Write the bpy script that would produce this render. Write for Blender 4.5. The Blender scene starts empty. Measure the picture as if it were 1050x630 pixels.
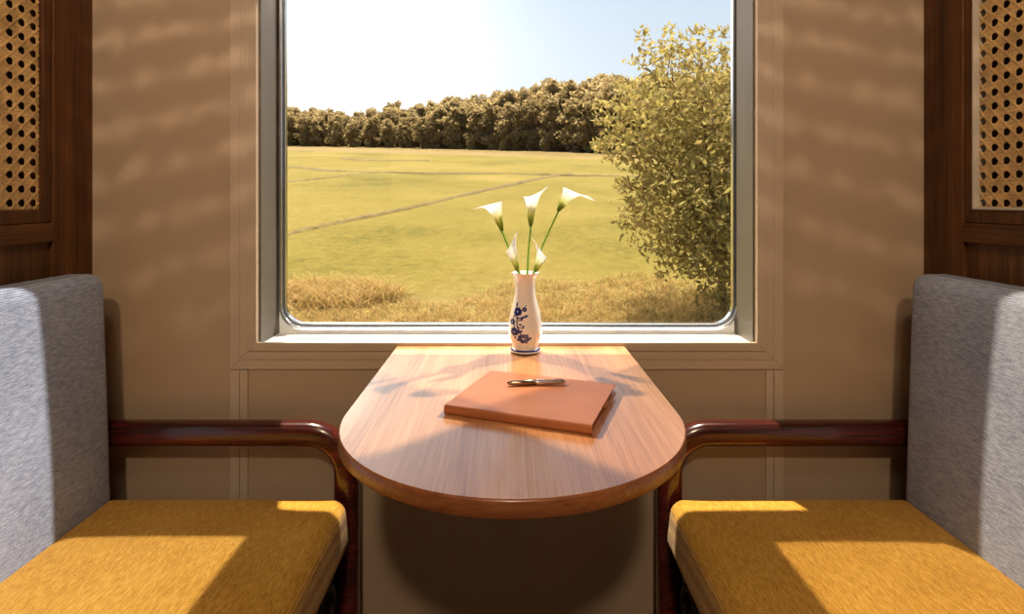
import bpy, bmesh, math, random
import numpy as np
from mathutils import Vector, Matrix
random.seed(7)
rng = np.random.default_rng(11)
S = bpy.context.scene
C = S.collection
PI = math.pi
F = 589.0          # focal length in pixels of the 1050x630 frame
E = 1.08           # eye height
CY = -1.3          # camera y


def at(px, py, d):
    """point seen at pixel (px, py) at depth d (m) in front of the camera"""
    return Vector(((px - 521) * d / F, d + CY, E - (py - 206) * d / F))


# ------------------------------------------------------------------ materials
def mat(name):
    m = bpy.data.materials.new(name)
    m.use_nodes = True
    nt = m.node_tree
    b = nt.nodes['Principled BSDF']
    return m, nt, b


def N(nt, t, **kw):
    n = nt.nodes.new(t)
    for k, v in kw.items():
        if k in n.inputs.keys():
            n.inputs[k].default_value = v
        else:
            setattr(n, k, v)
    return n


def ramp(nt, stops):
    r = nt.nodes.new('ShaderNodeValToRGB')
    e = r.color_ramp.elements
    while len(e) > 1:
        e.remove(e[-1])
    e[0].position = stops[0][0]
    e[0].color = (*stops[0][1], 1)
    for p, c in stops[1:]:
        x = e.new(p)
        x.color = (*c, 1)
    return r


def objcoord(nt, scale=(1, 1, 1), rot=(0, 0, 0)):
    tc = nt.nodes.new('ShaderNodeTexCoord')
    mp = nt.nodes.new('ShaderNodeMapping')
    mp.inputs['Scale'].default_value = scale
    mp.inputs['Rotation'].default_value = rot
    nt.links.new(tc.outputs['Object'], mp.inputs['Vector'])
    return mp.outputs['Vector']


def bump(nt, b, height, strength=.2, dist=.002):
    bp = nt.nodes.new('ShaderNodeBump')
    bp.inputs['Strength'].default_value = strength
    bp.inputs['Distance'].default_value = dist
    nt.links.new(height, bp.inputs['Height'])
    nt.links.new(bp.outputs['Normal'], b.inputs['Normal'])


def plain(name, col, rough=.5, metal=0.0, coat=0.0, var=.06, vs=8, bstr=.04):
    m, nt, b = mat(name)
    v = objcoord(nt)
    n = N(nt, 'ShaderNodeTexNoise', Scale=vs, Detail=4.0)
    nt.links.new(v, n.inputs['Vector'])
    lo = tuple(c * (1 - var) for c in col)
    hi = tuple(min(1, c * (1 + var)) for c in col)
    r = ramp(nt, [(.3, lo), (.7, hi)])
    nt.links.new(n.outputs['Fac'], r.inputs['Fac'])
    nt.links.new(r.outputs['Color'], b.inputs['Base Color'])
    b.inputs['Roughness'].default_value = rough
    b.inputs['Metallic'].default_value = metal
    b.inputs['Coat Weight'].default_value = coat
    b.inputs['Coat Roughness'].default_value = .08
    n2 = N(nt, 'ShaderNodeTexNoise', Scale=vs * 40, Detail=2.0)
    nt.links.new(v, n2.inputs['Vector'])
    bump(nt, b, n2.outputs['Fac'], bstr, .001)
    return m


def wood(name, dark, mid, light, axis, rough=.35, coat=.0, scale=1.0, fine=1.0, spec=.5):
    """grain runs along axis (0,1,2)"""
    m, nt, b = mat(name)
    sc = [14 * scale, 14 * scale, 14 * scale]
    sc[axis] = .7 * scale
    v = objcoord(nt, tuple(sc))
    n = N(nt, 'ShaderNodeTexNoise', Scale=1.0, Detail=5.0, Roughness=.6, Distortion=.7)
    nt.links.new(v, n.inputs['Vector'])
    sf = [260 * fine] * 3
    sf[axis] = 5 * fine
    v2 = objcoord(nt, tuple(sf))
    n2 = N(nt, 'ShaderNodeTexNoise', Scale=1.0, Detail=3.0, Roughness=.6)
    nt.links.new(v2, n2.inputs['Vector'])
    mx = N(nt, 'ShaderNodeMath', operation='MULTIPLY_ADD')
    nt.links.new(n2.outputs['Fac'], mx.inputs[0])
    mx.inputs[1].default_value = .62
    sb = N(nt, 'ShaderNodeMath', operation='SUBTRACT')
    nt.links.new(n.outputs['Fac'], sb.inputs[0])
    sb.inputs[1].default_value = .31
    nt.links.new(sb.outputs[0], mx.inputs[2])
    r = ramp(nt, [(.28, dark), (.5, mid), (.72, light)])
    nt.links.new(mx.outputs[0], r.inputs['Fac'])
    nt.links.new(r.outputs['Color'], b.inputs['Base Color'])
    b.inputs['Roughness'].default_value = rough
    b.inputs['Coat Weight'].default_value = coat
    b.inputs['Coat Roughness'].default_value = .12
    b.inputs['Specular IOR Level'].default_value = spec
    bump(nt, b, n2.outputs['Fac'], .12, .0006)
    return m


def fabric(name, dark, mid, light, bands, rough=.95):
    m, nt, b = mat(name)
    v = objcoord(nt)
    n = N(nt, 'ShaderNodeTexNoise', Scale=520.0, Detail=2.0, Roughness=.6)
    nt.links.new(v, n.inputs['Vector'])
    w = N(nt, 'ShaderNodeTexWave', Scale=88.0, Distortion=1.2, Detail=2.0, bands_direction=bands)
    w.inputs['Detail Scale'].default_value = 2.0
    nt.links.new(v, w.inputs['Vector'])
    st = N(nt, 'ShaderNodeTexNoise', Scale=1.0, Detail=3.0)
    nt.links.new(objcoord(nt, (330, 60, 330)), st.inputs['Vector'])
    big = N(nt, 'ShaderNodeTexNoise', Scale=7.0, Detail=3.0)
    nt.links.new(v, big.inputs['Vector'])
    tot = None
    for src, k_ in ((n, .40), (w, .14), (st, .40), (big, .16)):
        a = N(nt, 'ShaderNodeMath', operation='MULTIPLY_ADD')
        nt.links.new(src.outputs['Fac'], a.inputs[0])
        a.inputs[1].default_value = k_
        if tot is not None:
            nt.links.new(tot, a.inputs[2])
        else:
            a.inputs[2].default_value = 0
        tot = a.outputs[0]
    r = ramp(nt, [(.38, dark), (.55, mid), (.72, light)])
    nt.links.new(tot, r.inputs['Fac'])
    nt.links.new(r.outputs['Color'], b.inputs['Base Color'])
    b.inputs['Roughness'].default_value = rough
    b.inputs['Sheen Weight'].default_value = .12
    b.inputs['Specular IOR Level'].default_value = .15
    bump(nt, b, tot, .18, .001)
    return m


def leafmat(name, stops, trans=.45, scale=2.0):
    m, nt, b = mat(name)
    v = objcoord(nt)
    n = N(nt, 'ShaderNodeTexNoise', Scale=scale, Detail=6.0, Roughness=.75)
    nt.links.new(v, n.inputs['Vector'])
    r = ramp(nt, stops)
    nt.links.new(n.outputs['Fac'], r.inputs['Fac'])
    nt.links.new(r.outputs['Color'], b.inputs['Base Color'])
    b.inputs['Roughness'].default_value = .7
    b.inputs['Specular IOR Level'].default_value = .08
    t = nt.nodes.new('ShaderNodeBsdfTranslucent')
    nt.links.new(r.outputs['Color'], t.inputs['Color'])
    mx = nt.nodes.new('ShaderNodeMixShader')
    mx.inputs[0].default_value = trans
    nt.links.new(b.outputs[0], mx.inputs[1])
    nt.links.new(t.outputs[0], mx.inputs[2])
    nt.links.new(mx.outputs[0], nt.nodes['Material Output'].inputs['Surface'])
    return m


M = {}
M['paint'] = plain('cream_wall_paint', (.40, .285, .185), .45, var=.03, vs=3)
M['trim'] = plain('cream_trim_paint', (.47, .355, .25), .36, var=.03, vs=4)
M['white'] = plain('white_window_paint', (.86, .85, .82), .35, var=.02)
M['alu'] = plain('brushed_grey_aluminium', (.12, .098, .072), .5, metal=.3, var=.05)
M['chrome'] = plain('polished_metal', (.78, .79, .80), .18, metal=1.0, var=.02, bstr=.01)
M['rubber'] = plain('dark_rubber', (.05, .055, .06), .5)
M['black'] = plain('black_metal', (.012, .011, .012), .35, metal=.3)
M['ceil'] = plain('ceiling_paint', (.75, .70, .62), .6)
M['carpet'] = plain('dark_carpet', (.10, .07, .05), .95, var=.3, vs=60, bstr=.3)
M['teak'] = wood('teak_stile', (.030, .010, .003), (.085, .030, .008), (.14, .054, .015), 2, .5, spec=.2)
M['teak_h'] = wood('teak_rail', (.035, .012, .004), (.10, .037, .010), (.16, .064, .018), 1, .5, spec=.2)
M['teak_panel'] = wood('teak_panel', (.045, .016, .004), (.11, .043, .012), (.17, .071, .022), 2, .5, spec=.2, scale=1.6)
M['bead'] = plain('pale_bead', (.52, .44, .34), .5)
M['cane'] = plain('woven_cane', (.52, .32, .12), .55, var=.25, vs=40)
M['backing'] = plain('dark_backing', (.03, .014, .006), .9)
M['mahogany'] = wood('red_brown_lacquered_wood', (.025, .004, .003), (.085, .011, .006), (.22, .03, .015), 0, .24, coat=.5)
M['table'] = wood('table_laminate', (.32, .115, .036), (.55, .235, .088), (.70, .34, .15), 1, .28, coat=.5, scale=.8)
M['edge'] = wood('table_edge_wood', (.19, .055, .016), (.31, .105, .034), (.42, .165, .06), 0, .3, coat=.3, scale=2.0)
M['grey'] = fabric('grey_blue_tweed', (.12, .135, .18), (.29, .315, .395), (.50, .525, .61), 'Z')
M['mustard'] = fabric('mustard_tweed', (.28, .115, .009), (.52, .25, .021), (.71, .41, .09), 'X')
M['leather'] = plain('tan_leather', (.43, .14, .048), .38, var=.10, vs=14, bstr=.15)
M['paper'] = plain('page_edges', (.60, .50, .40), .8)
M['porcelain'] = plain('white_porcelain', (.84, .78, .70), .14, coat=.6, var=.02, bstr=.0)
M['blue'] = plain('cobalt_glaze', (.012, .025, .16), .18, coat=.5, var=.4, vs=90, bstr=.0)
M['gold'] = plain('bronze_metal', (.42, .30, .20), .22, metal=1.0, var=.02, bstr=.0)


def mk_glass():
    m, nt, b = mat('window_glass')
    nt.nodes.remove(b)
    t = nt.nodes.new('ShaderNodeBsdfTransparent')
    g = N(nt, 'ShaderNodeBsdfGlossy', Roughness=.01)
    lw = N(nt, 'ShaderNodeLayerWeight', Blend=.5)
    pw_ = N(nt, 'ShaderNodeMath', operation='POWER')
    nt.links.new(lw.outputs['Facing'], pw_.inputs[0])
    pw_.inputs[1].default_value = 5.0
    fr = N(nt, 'ShaderNodeMath', operation='MULTIPLY_ADD')
    nt.links.new(pw_.outputs[0], fr.inputs[0])
    fr.inputs[1].default_value = .8
    fr.inputs[2].default_value = .012
    n = N(nt, 'ShaderNodeTexNoise', Scale=2.0)
    r = ramp(nt, [(.0, (.97, .98, .975)), (1, (.985, .985, .98))])
    nt.links.new(n.outputs['Fac'], r.inputs['Fac'])
    nt.links.new(r.outputs['Color'], t.inputs['Color'])
    mx = nt.nodes.new('ShaderNodeMixShader')
    nt.links.new(fr.outputs[0], mx.inputs[0])
    nt.links.new(t.outputs[0], mx.inputs[1])
    nt.links.new(g.outputs[0], mx.inputs[2])
    nt.links.new(mx.outputs[0], nt.nodes['Material Output'].inputs['Surface'])
    return m


M['glass'] = mk_glass()


def mk_calla():
    """white spathe fading to green at its base: the flower's own colour, by distance along the petal"""
    m, nt, b = mat('calla_spathe')
    a = nt.nodes.new('ShaderNodeAttribute')
    a.attribute_name = 'along'
    r = ramp(nt, [(0, (.20, .32, .03)), (.20, (.46, .56, .08)), (.40, (.84, .85, .42)), (.62, (.95, .94, .90)), (1, (.97, .96, .93))])
    nt.links.new(a.outputs['Fac'], r.inputs['Fac'])
    nt.links.new(r.outputs['Color'], b.inputs['Base Color'])
    b.inputs['Roughness'].default_value = .45
    t = nt.nodes.new('ShaderNodeBsdfTranslucent')
    nt.links.new(r.outputs['Color'], t.inputs['Color'])
    mx = nt.nodes.new('ShaderNodeMixShader')
    mx.inputs[0].default_value = .7
    nt.links.new(b.outputs[0], mx.inputs[1])
    nt.links.new(t.outputs[0], mx.inputs[2])
    nt.links.new(mx.outputs[0], nt.nodes['Material Output'].inputs['Surface'])
    return m


M['spathe'] = mk_calla()
M['stem'] = leafmat('calla_stem', [(.3, (.24, .42, .06)), (.7, (.42, .60, .13))], .3, 30)
M['spadix'] = plain('spadix_yellow', (.75, .5, .05), .7)


def mk_field():
    m, nt, b = mat('rice_field_grass')
    v = objcoord(nt, (1, 1, 1))
    n1 = N(nt, 'ShaderNodeTexNoise', Scale=.16, Detail=6.0, Roughness=.6)
    n2 = N(nt, 'ShaderNodeTexNoise', Scale=4.5, Detail=7.0, Roughness=.8)
    nt.links.new(v, n1.inputs['Vector'])
    nt.links.new(v, n2.inputs['Vector'])
    ad = N(nt, 'ShaderNodeMath', operation='MULTIPLY_ADD')
    nt.links.new(n2.outputs['Fac'], ad.inputs[0])
    ad.inputs[1].default_value = 1.0
    sb = N(nt, 'ShaderNodeMath', operation='SUBTRACT')
    nt.links.new(n1.outputs['Fac'], sb.inputs[0])
    sb.inputs[1].default_value = .5
    nt.links.new(sb.outputs[0], ad.inputs[2])
    r = ramp(nt, [(.28, (0.0676, 0.0554, 0.0058)), (.45, (0.1112, 0.0851, 0.0121)), (.58, (0.1330, 0.0990, 0.0179)), (.76, (0.1635, 0.1168, 0.0315))])
    nt.links.new(ad.outputs[0], r.inputs['Fac'])
    # dry straw verge along the railway and along the forest foot
    sp = nt.nodes.new('ShaderNodeSeparateXYZ')
    nt.links.new(v, sp.inputs[0])
    wob = N(nt, 'ShaderNodeTexNoise', Scale=.45, Detail=4.0)
    nt.links.new(v, wob.inputs['Vector'])
    y2 = N(nt, 'ShaderNodeMath', operation='MULTIPLY_ADD')
    nt.links.new(wob.outputs['Fac'], y2.inputs[0])
    y2.inputs[1].default_value = 4.5
    nt.links.new(sp.outputs['Y'], y2.inputs[2])
    mr = N(nt, 'ShaderNodeMapRange')
    mr.inputs['From Min'].default_value = 12.2
    mr.inputs['From Max'].default_value = 10.2
    nt.links.new(y2.outputs[0], mr.inputs['Value'])
    dry = ramp(nt, [(.3, (0.0958, 0.0630, 0.0146)), (.55, (0.1573, 0.1155, 0.0308)), (.8, (0.1984, 0.1470, 0.0476))])
    nt.links.new(n2.outputs['Fac'], dry.inputs['Fac'])
    # far strip: y + .55 x beyond a line
    fx = N(nt, 'ShaderNodeMath', operation='MULTIPLY_ADD')
    nt.links.new(sp.outputs['X'], fx.inputs[0])
    fx.inputs[1].default_value = .58
    nt.links.new(sp.outputs['Y'], fx.inputs[2])
    mr2 = N(nt, 'ShaderNodeMapRange')
    mr2.inputs['From Min'].default_value = 54
    mr2.inputs['From Max'].default_value = 60
    nt.links.new(fx.outputs[0], mr2.inputs['Value'])
    sc = N(nt, 'ShaderNodeMath', operation='MULTIPLY')
    nt.links.new(mr2.outputs[0], sc.inputs[0])
    sc.inputs[1].default_value = .8
    far = ramp(nt, [(.35, (.125, .085, .028)), (.7, (.175, .120, .055))])
    nt.links.new(n2.outputs['Fac'], far.inputs['Fac'])
    m0 = nt.nodes.new('ShaderNodeMixRGB')
    nt.links.new(sc.outputs[0], m0.inputs['Fac'])
    nt.links.new(r.outputs['Color'], m0.inputs['Color1'])
    nt.links.new(far.outputs['Color'], m0.inputs['Color2'])
    mx = nt.nodes.new('ShaderNodeMixRGB')
    nt.links.new(mr.outputs[0], mx.inputs['Fac'])
    nt.links.new(m0.outputs['Color'], mx.inputs['Color1'])
    nt.links.new(dry.outputs['Color'], mx.inputs['Color2'])
    nt.links.new(mx.outputs['Color'], b.inputs['Base Color'])
    b.inputs['Roughness'].default_value = .95
    b.inputs['Specular IOR Level'].default_value = .1
    bump(nt, b, n2.outputs['Fac'], .7, .12)
    return m


M['field'] = mk_field()
M['bank'] = leafmat('dry_bank_earth', [(.3, (0.0718, 0.0488, 0.0117)), (.55, (0.1166, 0.0825, 0.0218)), (.75, (0.1615, 0.1219, 0.0363))], .1, 4)
M['straw'] = leafmat('dry_straw_blades', [(.3, (0.2452, 0.1485, 0.0466)), (.5, (0.3750, 0.2498, 0.0864)), (.72, (0.4903, 0.3375, 0.1462))], .4, 3)
M['forest'] = leafmat('forest_leaves', [(.28, (0.2117, 0.1429, 0.0645)), (.5, (0.3133, 0.2303, 0.1048)), (.72, (0.3894, 0.3226, 0.1451))], .6, 1.1)  # warm distance haze is mixed into these lighter, browner leaf colours
M['leaf'] = leafmat('yellow_green_leaves', [(.30, (0.1293, 0.0704, 0.0331)), (.43, (0.2492, 0.1708, 0.0613)), (.56, (0.3324, 0.2763, 0.0753)), (.74, (0.5171, 0.4318, 0.2167))], .45, 6.0)
M['bark'] = plain('tree_bark', (.12, .075, .045), .9, var=.3, vs=10, bstr=.3)


# ------------------------------------------------------------------ geometry helpers
class MB:
    def __init__(s):
        s.v = []
        s.f = []
        s.mi = []
        s.sm = []

    def add(s, verts, faces, mi=0, smooth=False):
        o = len(s.v)
        s.v += [tuple(p) for p in verts]
        for f in faces:
            s.f.append(tuple(i + o for i in f))
            s.mi.append(mi)
            s.sm.append(smooth)
        return s

    def box(s, x0, x1, y0, y1, z0, z1, mi=0):
        x0, x1 = sorted((x0, x1)); y0, y1 = sorted((y0, y1)); z0, z1 = sorted((z0, z1))
        v = [(x0, y0, z0), (x1, y0, z0), (x1, y1, z0), (x0, y1, z0), (x0, y0, z1), (x1, y0, z1), (x1, y1, z1), (x0, y1, z1)]
        return s.add(v, [(3, 2, 1, 0), (4, 5, 6, 7), (0, 1, 5, 4), (1, 2, 6, 5), (2, 3, 7, 6), (3, 0, 4, 7)], mi)

    def lathe(s, prof, n=48, c=(0, 0, 0), mi=0):
        vs, fs = [], []
        for r, z in prof:
            for k in range(n):
                a = 2 * PI * k / n
                vs.append((c[0] + r * math.cos(a), c[1] + r * math.sin(a), c[2] + z))
        for i in range(len(prof) - 1):
            for k in range(n):
                k2 = (k + 1) % n
                fs.append((i * n + k, i * n + k2, (i + 1) * n + k2, (i + 1) * n + k))
        return s.add(vs, fs, mi, True)

    def sweep(s, pts, ra, rb, up=None, n=16, pw=2.0, cap=True, mi=0, closed=False, smooth=True):
        """superellipse section swept along pts; ra along side vector, rb along the normal; scalars or lists"""
        pts = [Vector(p) for p in pts]
        L = len(pts)
        vs, fs = [], []
        ref = Vector(up) if up is not None else None
        prev = None
        for i, p in enumerate(pts):
            if closed:
                t = (pts[(i + 1) % L] - pts[i - 1]).normalized()
            else:
                t = (pts[min(i + 1, L - 1)] - pts[max(i - 1, 0)]).normalized()
            if ref is not None:
                b = ref - t * ref.dot(t)
            else:
                if prev is None:
                    b = t.orthogonal()
                else:
                    b = prev - t * prev.dot(t)
            b.normalize()
            prev = b
            a = t.cross(b)
            A = ra[i] if hasattr(ra, '__len__') else ra
            B = rb[i] if hasattr(rb, '__len__') else rb
            for k in range(n):
                th = 2 * PI * k / n
                c_, s_ = math.cos(th), math.sin(th)
                q = 2.0 / pw
                vs.append(p + b * (A * math.copysign(abs(c_) ** q, c_)) + a * (B * math.copysign(abs(s_) ** q, s_)))
        R = L if closed else L - 1
        for i in range(R):
            j = (i + 1) % L
            for k in range(n):
                k2 = (k + 1) % n
                fs.append((i * n + k, i * n + k2, j * n + k2, j * n + k))
        if cap and not closed:
            fs.append(tuple(range(n))[::-1])
            fs.append(tuple((L - 1) * n + k for k in range(n)))
        return s.add(vs, fs, mi, smooth)

    def prism(s, outline, axis, a0, a1, mi=0):
        """outline: 2D polygon extruded along axis (0=x: (y,z), 1=y: (x,z), 2=z: (x,y))"""
        def mk(p, a):
            return ((a, p[0], p[1]), (p[0], a, p[1]), (p[0], p[1], a))[axis]
        n = len(outline)
        vs = [mk(p, a0) for p in outline] + [mk(p, a1) for p in outline]
        fs = [tuple(range(n)), tuple(range(2 * n - 1, n - 1, -1))]
        fs += [(i, i + n, (i + 1) % n + n, (i + 1) % n) for i in range(n)]
        return s.add(vs, fs, mi)

    def rbox(s, x0, x1, y0, y1, z0, z1, r, xf=None, bulge=(0, 0, 0), mi=0, cs=5, ns=8):
        """rounded box, smooth; xf optional point deformer"""
        x0, x1 = sorted((x0, x1)); y0, y1 = sorted((y0, y1)); z0, z1 = sorted((z0, z1))
        h = Vector(((x1 - x0) / 2, (y1 - y0) / 2, (z1 - z0) / 2))
        c = Vector(((x0 + x1) / 2, (y0 + y1) / 2, (z0 + z1) / 2))

        def ticks(hh):
            inn = hh - r
            a = [-inn - r * math.tan(PI / 4 * (1 - i / cs)) for i in range(cs)]
            b = [-inn + 2 * inn * i / ns for i in range(ns + 1)]
            d = [inn + r * math.tan(PI / 4 * (i + 1) / cs) for i in range(cs)]
            return a + b + d
        T = [ticks(h[k]) for k in range(3)]
        for ax in range(3):
            u, w = (ax + 1) % 3, (ax + 2) % 3
            for sg in (-1, 1):
                vs, fs = [], []
                nu, nw = len(T[u]), len(T[w])
                for i in range(nu):
                    for j in range(nw):
                        p = Vector((0, 0, 0))
                        p[ax] = sg * h[ax]; p[u] = T[u][i]; p[w] = T[w][j]
                        inn = Vector([max(-(h[k] - r), min(h[k] - r, p[k])) for k in range(3)])
                        dv = p - inn
                        q = inn + dv.normalized() * r if dv.length > 1e-9 else p
                        bu = (1 - (p[u] / h[u]) ** 2) * (1 - (p[w] / h[w]) ** 2)
                        q[ax] += sg * bulge[ax] * max(bu, 0) ** .6
                        q = q + c
                        vs.append(xf(q) if xf else q)
                for i in range(nu - 1):
                    for j in range(nw - 1):
                        f = (i * nw + j, (i + 1) * nw + j, (i + 1) * nw + j + 1, i * nw + j + 1)
                        fs.append(f if sg > 0 else f[::-1])
                s.add(vs, fs, mi, True)
        return s

    def build(s, name, mats, parent=None, bevel=0.0, seg=2, merge=False, loc=None):
        me = bpy.data.meshes.new(name)
        o = bpy.data.objects.new(name, me)
        C.objects.link(o)
        off = Vector((0, 0, 0))
        if parent is not None:
            o.parent = parent
            pp = parent
            while pp is not None:
                off += pp.location
                pp = pp.parent
        if loc is not None:
            o.location = Vector(loc) - off
            off = Vector(loc)
        me.from_pydata([tuple(Vector(p) - off) for p in s.v], [], s.f)
        if not isinstance(mats, (list, tuple)):
            mats = [mats]
        for m_ in mats:
            me.materials.append(m_)
        me.polygons.foreach_set('material_index', s.mi)
        me.polygons.foreach_set('use_smooth', s.sm)
        me.update()
        if merge:
            bm = bmesh.new(); bm.from_mesh(me)
            bmesh.ops.remove_doubles(bm, verts=bm.verts, dist=1e-5)
            bmesh.ops.recalc_face_normals(bm, faces=bm.faces)
            bm.to_mesh(me); bm.free()
        if bevel > 0:
            b = o.modifiers.new('bevel', 'BEVEL')
            b.width = bevel; b.segments = seg; b.limit_method = 'ANGLE'; b.angle_limit = .7
            b.harden_normals = False
        return o


def tag(o, label=None, cat=None, group=None, kind=None):
    if label: o['label'] = label
    if cat: o['category'] = cat
    if group: o['group'] = group
    if kind: o['kind'] = kind
    return o


def empty(name, loc):
    o = bpy.data.objects.new(name, None)
    C.objects.link(o)
    o.location = loc
    o.empty_display_size = .1
    return o


def struct(o, label=None):
    o['kind'] = 'structure'
    if label: o['label'] = label
    return o


# ------------------------------------------------------------------ room shell
HX = .94            # half width of the compartment
CH = 2.85           # ceiling height
REAR = -3.1
SILL = E - .327     # sill and table top level
WIN_TOP = 1.72
OX = .563           # half width of the window opening (centre x = .003)
OC = -.003
o = MB().box(-1.05, 1.05, REAR, .16, -.05, 0).build('floor', M['carpet'])
struct(o, 'dark carpeted compartment floor')
o = MB().box(-1.05, 1.05, REAR, .16, CH, CH + .05).build('ceiling', M['ceil'])
struct(o, 'pale compartment ceiling')
o = MB().box(-1.05, 1.05, REAR - .05, REAR, 0, CH).build('wall_front', M['ceil'])
struct(o, 'cream corridor wall behind the viewer')
wb = MB()
wb.box(-1.0, OC - OX, 0, .135, 0, CH)
wb.box(OC + OX, 1.0, 0, .135, 0, CH)
wb.box(OC - OX, OC + OX, 0, .135, 0, SILL)
wb.box(OC - OX, OC + OX, 0, .135, WIN_TOP, CH)
struct(wb.build('wall_back', M['paint']), 'cream painted train wall around the window')

# casing round the window: four mitred boards with stepped faces, and a pair of seam strips below
cw = .062


def casing(name, x0, x1, z0, z1, steps):
    """one mitred picture frame: steps = (inset from the outer edge, width, thickness)"""
    m_ = MB()
    for ins, w, th in steps:
        a0, a1, b0, b1 = x0 + ins, x1 - ins, z0 + ins, z1 - ins
        c0, c1, d0, d1 = a0 + w, a1 - w, b0 + w, b1 - w
        for quad in (((a0, b0), (a1, b0), (c1, d0), (c0, d0)), ((a1, b0), (a1, b1), (c1, d1), (c1, d0)),
                     ((a1, b1), (a0, b1), (c0, d1), (c1, d1)), ((a0, b1), (a0, b0), (c0, d0), (c0, d1))):
            m_.prism(quad, 1, -th, .0)
    return m_


cas = casing('c', OC - OX - cw, OC + OX + cw, SILL - .054, WIN_TOP + cw,
             ((0, .022, .004), (.0225, .019, .0055), (.042, .0195, .008)))
struct(cas.build('trim_1', M['trim'], bevel=.0012), 'cream mitred casing around the window')
k = 2
for sx in (-1, 1):
    xo = OC + sx * (OX + cw)
    t_ = MB()
    t_.box(xo, xo - sx * .0215, -.004, 0, .0, SILL - .0555)
    t_.box(xo - sx * .0225, xo - sx * .040, -.004, 0, .0, SILL - .0555)
    struct(t_.build('trim_%d' % k, M['trim'], bevel=.001),
           'narrow seam strip below the %s corner of the window casing' % ('left' if sx < 0 else 'right'))
    k += 1

# window unit, set back .1 m in the reveal
win = struct(empty('window_1', (0, .105, SILL)), 'large train window with rounded metal frame')


def rrect(x0, x1, z0, z1, r, n=10):
    out = []
    for cx, cz, a in ((x1 - r, z0 + r, -PI / 2), (x1 - r, z1 - r, 0), (x0 + r, z1 - r, PI / 2), (x0 + r, z0 + r, PI)):
        for i in range(n + 1):
            t = a + PI / 2 * i / n
            out.append((cx + r * math.cos(t), cz + r * math.sin(t)))
    return out


def ring(outer, inner, y0, y1):
    n = len(outer)
    vs = [(p[0], y0, p[1]) for p in outer] + [(p[0], y0, p[1]) for p in inner] + [(p[0], y1, p[1]) for p in outer] + [(p[0], y1, p[1]) for p in inner]
    fs = []
    for i in range(n):
        j = (i + 1) % n
        fs += [(i, j, n + j, n + i), (2 * n + j, 2 * n + i, 3 * n + i, 3 * n + j), (n + i, n + j, 3 * n + j, 3 * n + i), (j, i, 2 * n + i, 2 * n + j)]
    return vs, fs


gx0, gx1, gz0, gz1 = -.546, .551, E - .3006, WIN_TOP - .022
ox0, ox1, oz0, oz1 = OC - OX, OC + OX, SILL, WIN_TOP


def sq(n=10):
    out = []
    for cx, cz, a in ((ox1, oz0, 0), (ox1, oz1, 1), (ox0, oz1, 2), (ox0, oz0, 3)):
        for i in range(n + 1):
            out.append((cx, cz))
    return out


base = rrect(gx0 - .008, gx1 + .008, gz0 - .010, gz1 + .008, .056)
v_, f_ = ring(sq(), base, .112, .135)
MB().add(v_, f_).build('window_frame', M['white'], win)
v_, f_ = ring(rrect(gx0 - .0125, gx1 + .0125, gz0 - .015, gz1 + .0125, .060), rrect(gx0 - .005, gx1 + .005, gz0 - .006, gz1 + .005, .052), .098, .116)
MB().add(v_, f_).build('metal_rim', M['chrome'], win, bevel=.002)
v_, f_ = ring(rrect(gx0 - .006, gx1 + .006, gz0 - .0075, gz1 + .006, .053), rrect(gx0 - .003, gx1 + .003, gz0 - .0035, gz1 + .003, .050), .104, .118)
MB().add(v_, f_).build('gasket', M['rubber'], win)
v_, f_ = ring(rrect(gx0 - .0035, gx1 + .0035, gz0 - .004, gz1 + .0035, .050), rrect(gx0, gx1, gz0, gz1, .047), .108, .122)
MB().add(v_, f_).build('metal_bead', M['chrome'], win, bevel=.001)
pg = rrect(gx0 - .004, gx1 + .004, gz0 - .004, gz1 + .004, .05)
MB().prism(pg, 1, .119, .123).build('pane', M['glass'], win)
# reveal linings: aluminium jambs and white sill
jb = MB()
jb.box(ox0, ox0 + .004, .006, .112, SILL, oz1)
jb.build('jamb', M['alu'], win)
jb = MB()
jb.box(ox1 - .004, ox1, .006, .112, SILL, oz1)
jb.build('jamb', M['alu'], win)
MB().box(ox0, ox1, .0, .112, SILL - .012, SILL + .0015).build('sill', M['white'], win)
MB().box(ox0, ox1, .006, .112, oz1 - .004, oz1).build('head', M['alu'], win)

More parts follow.
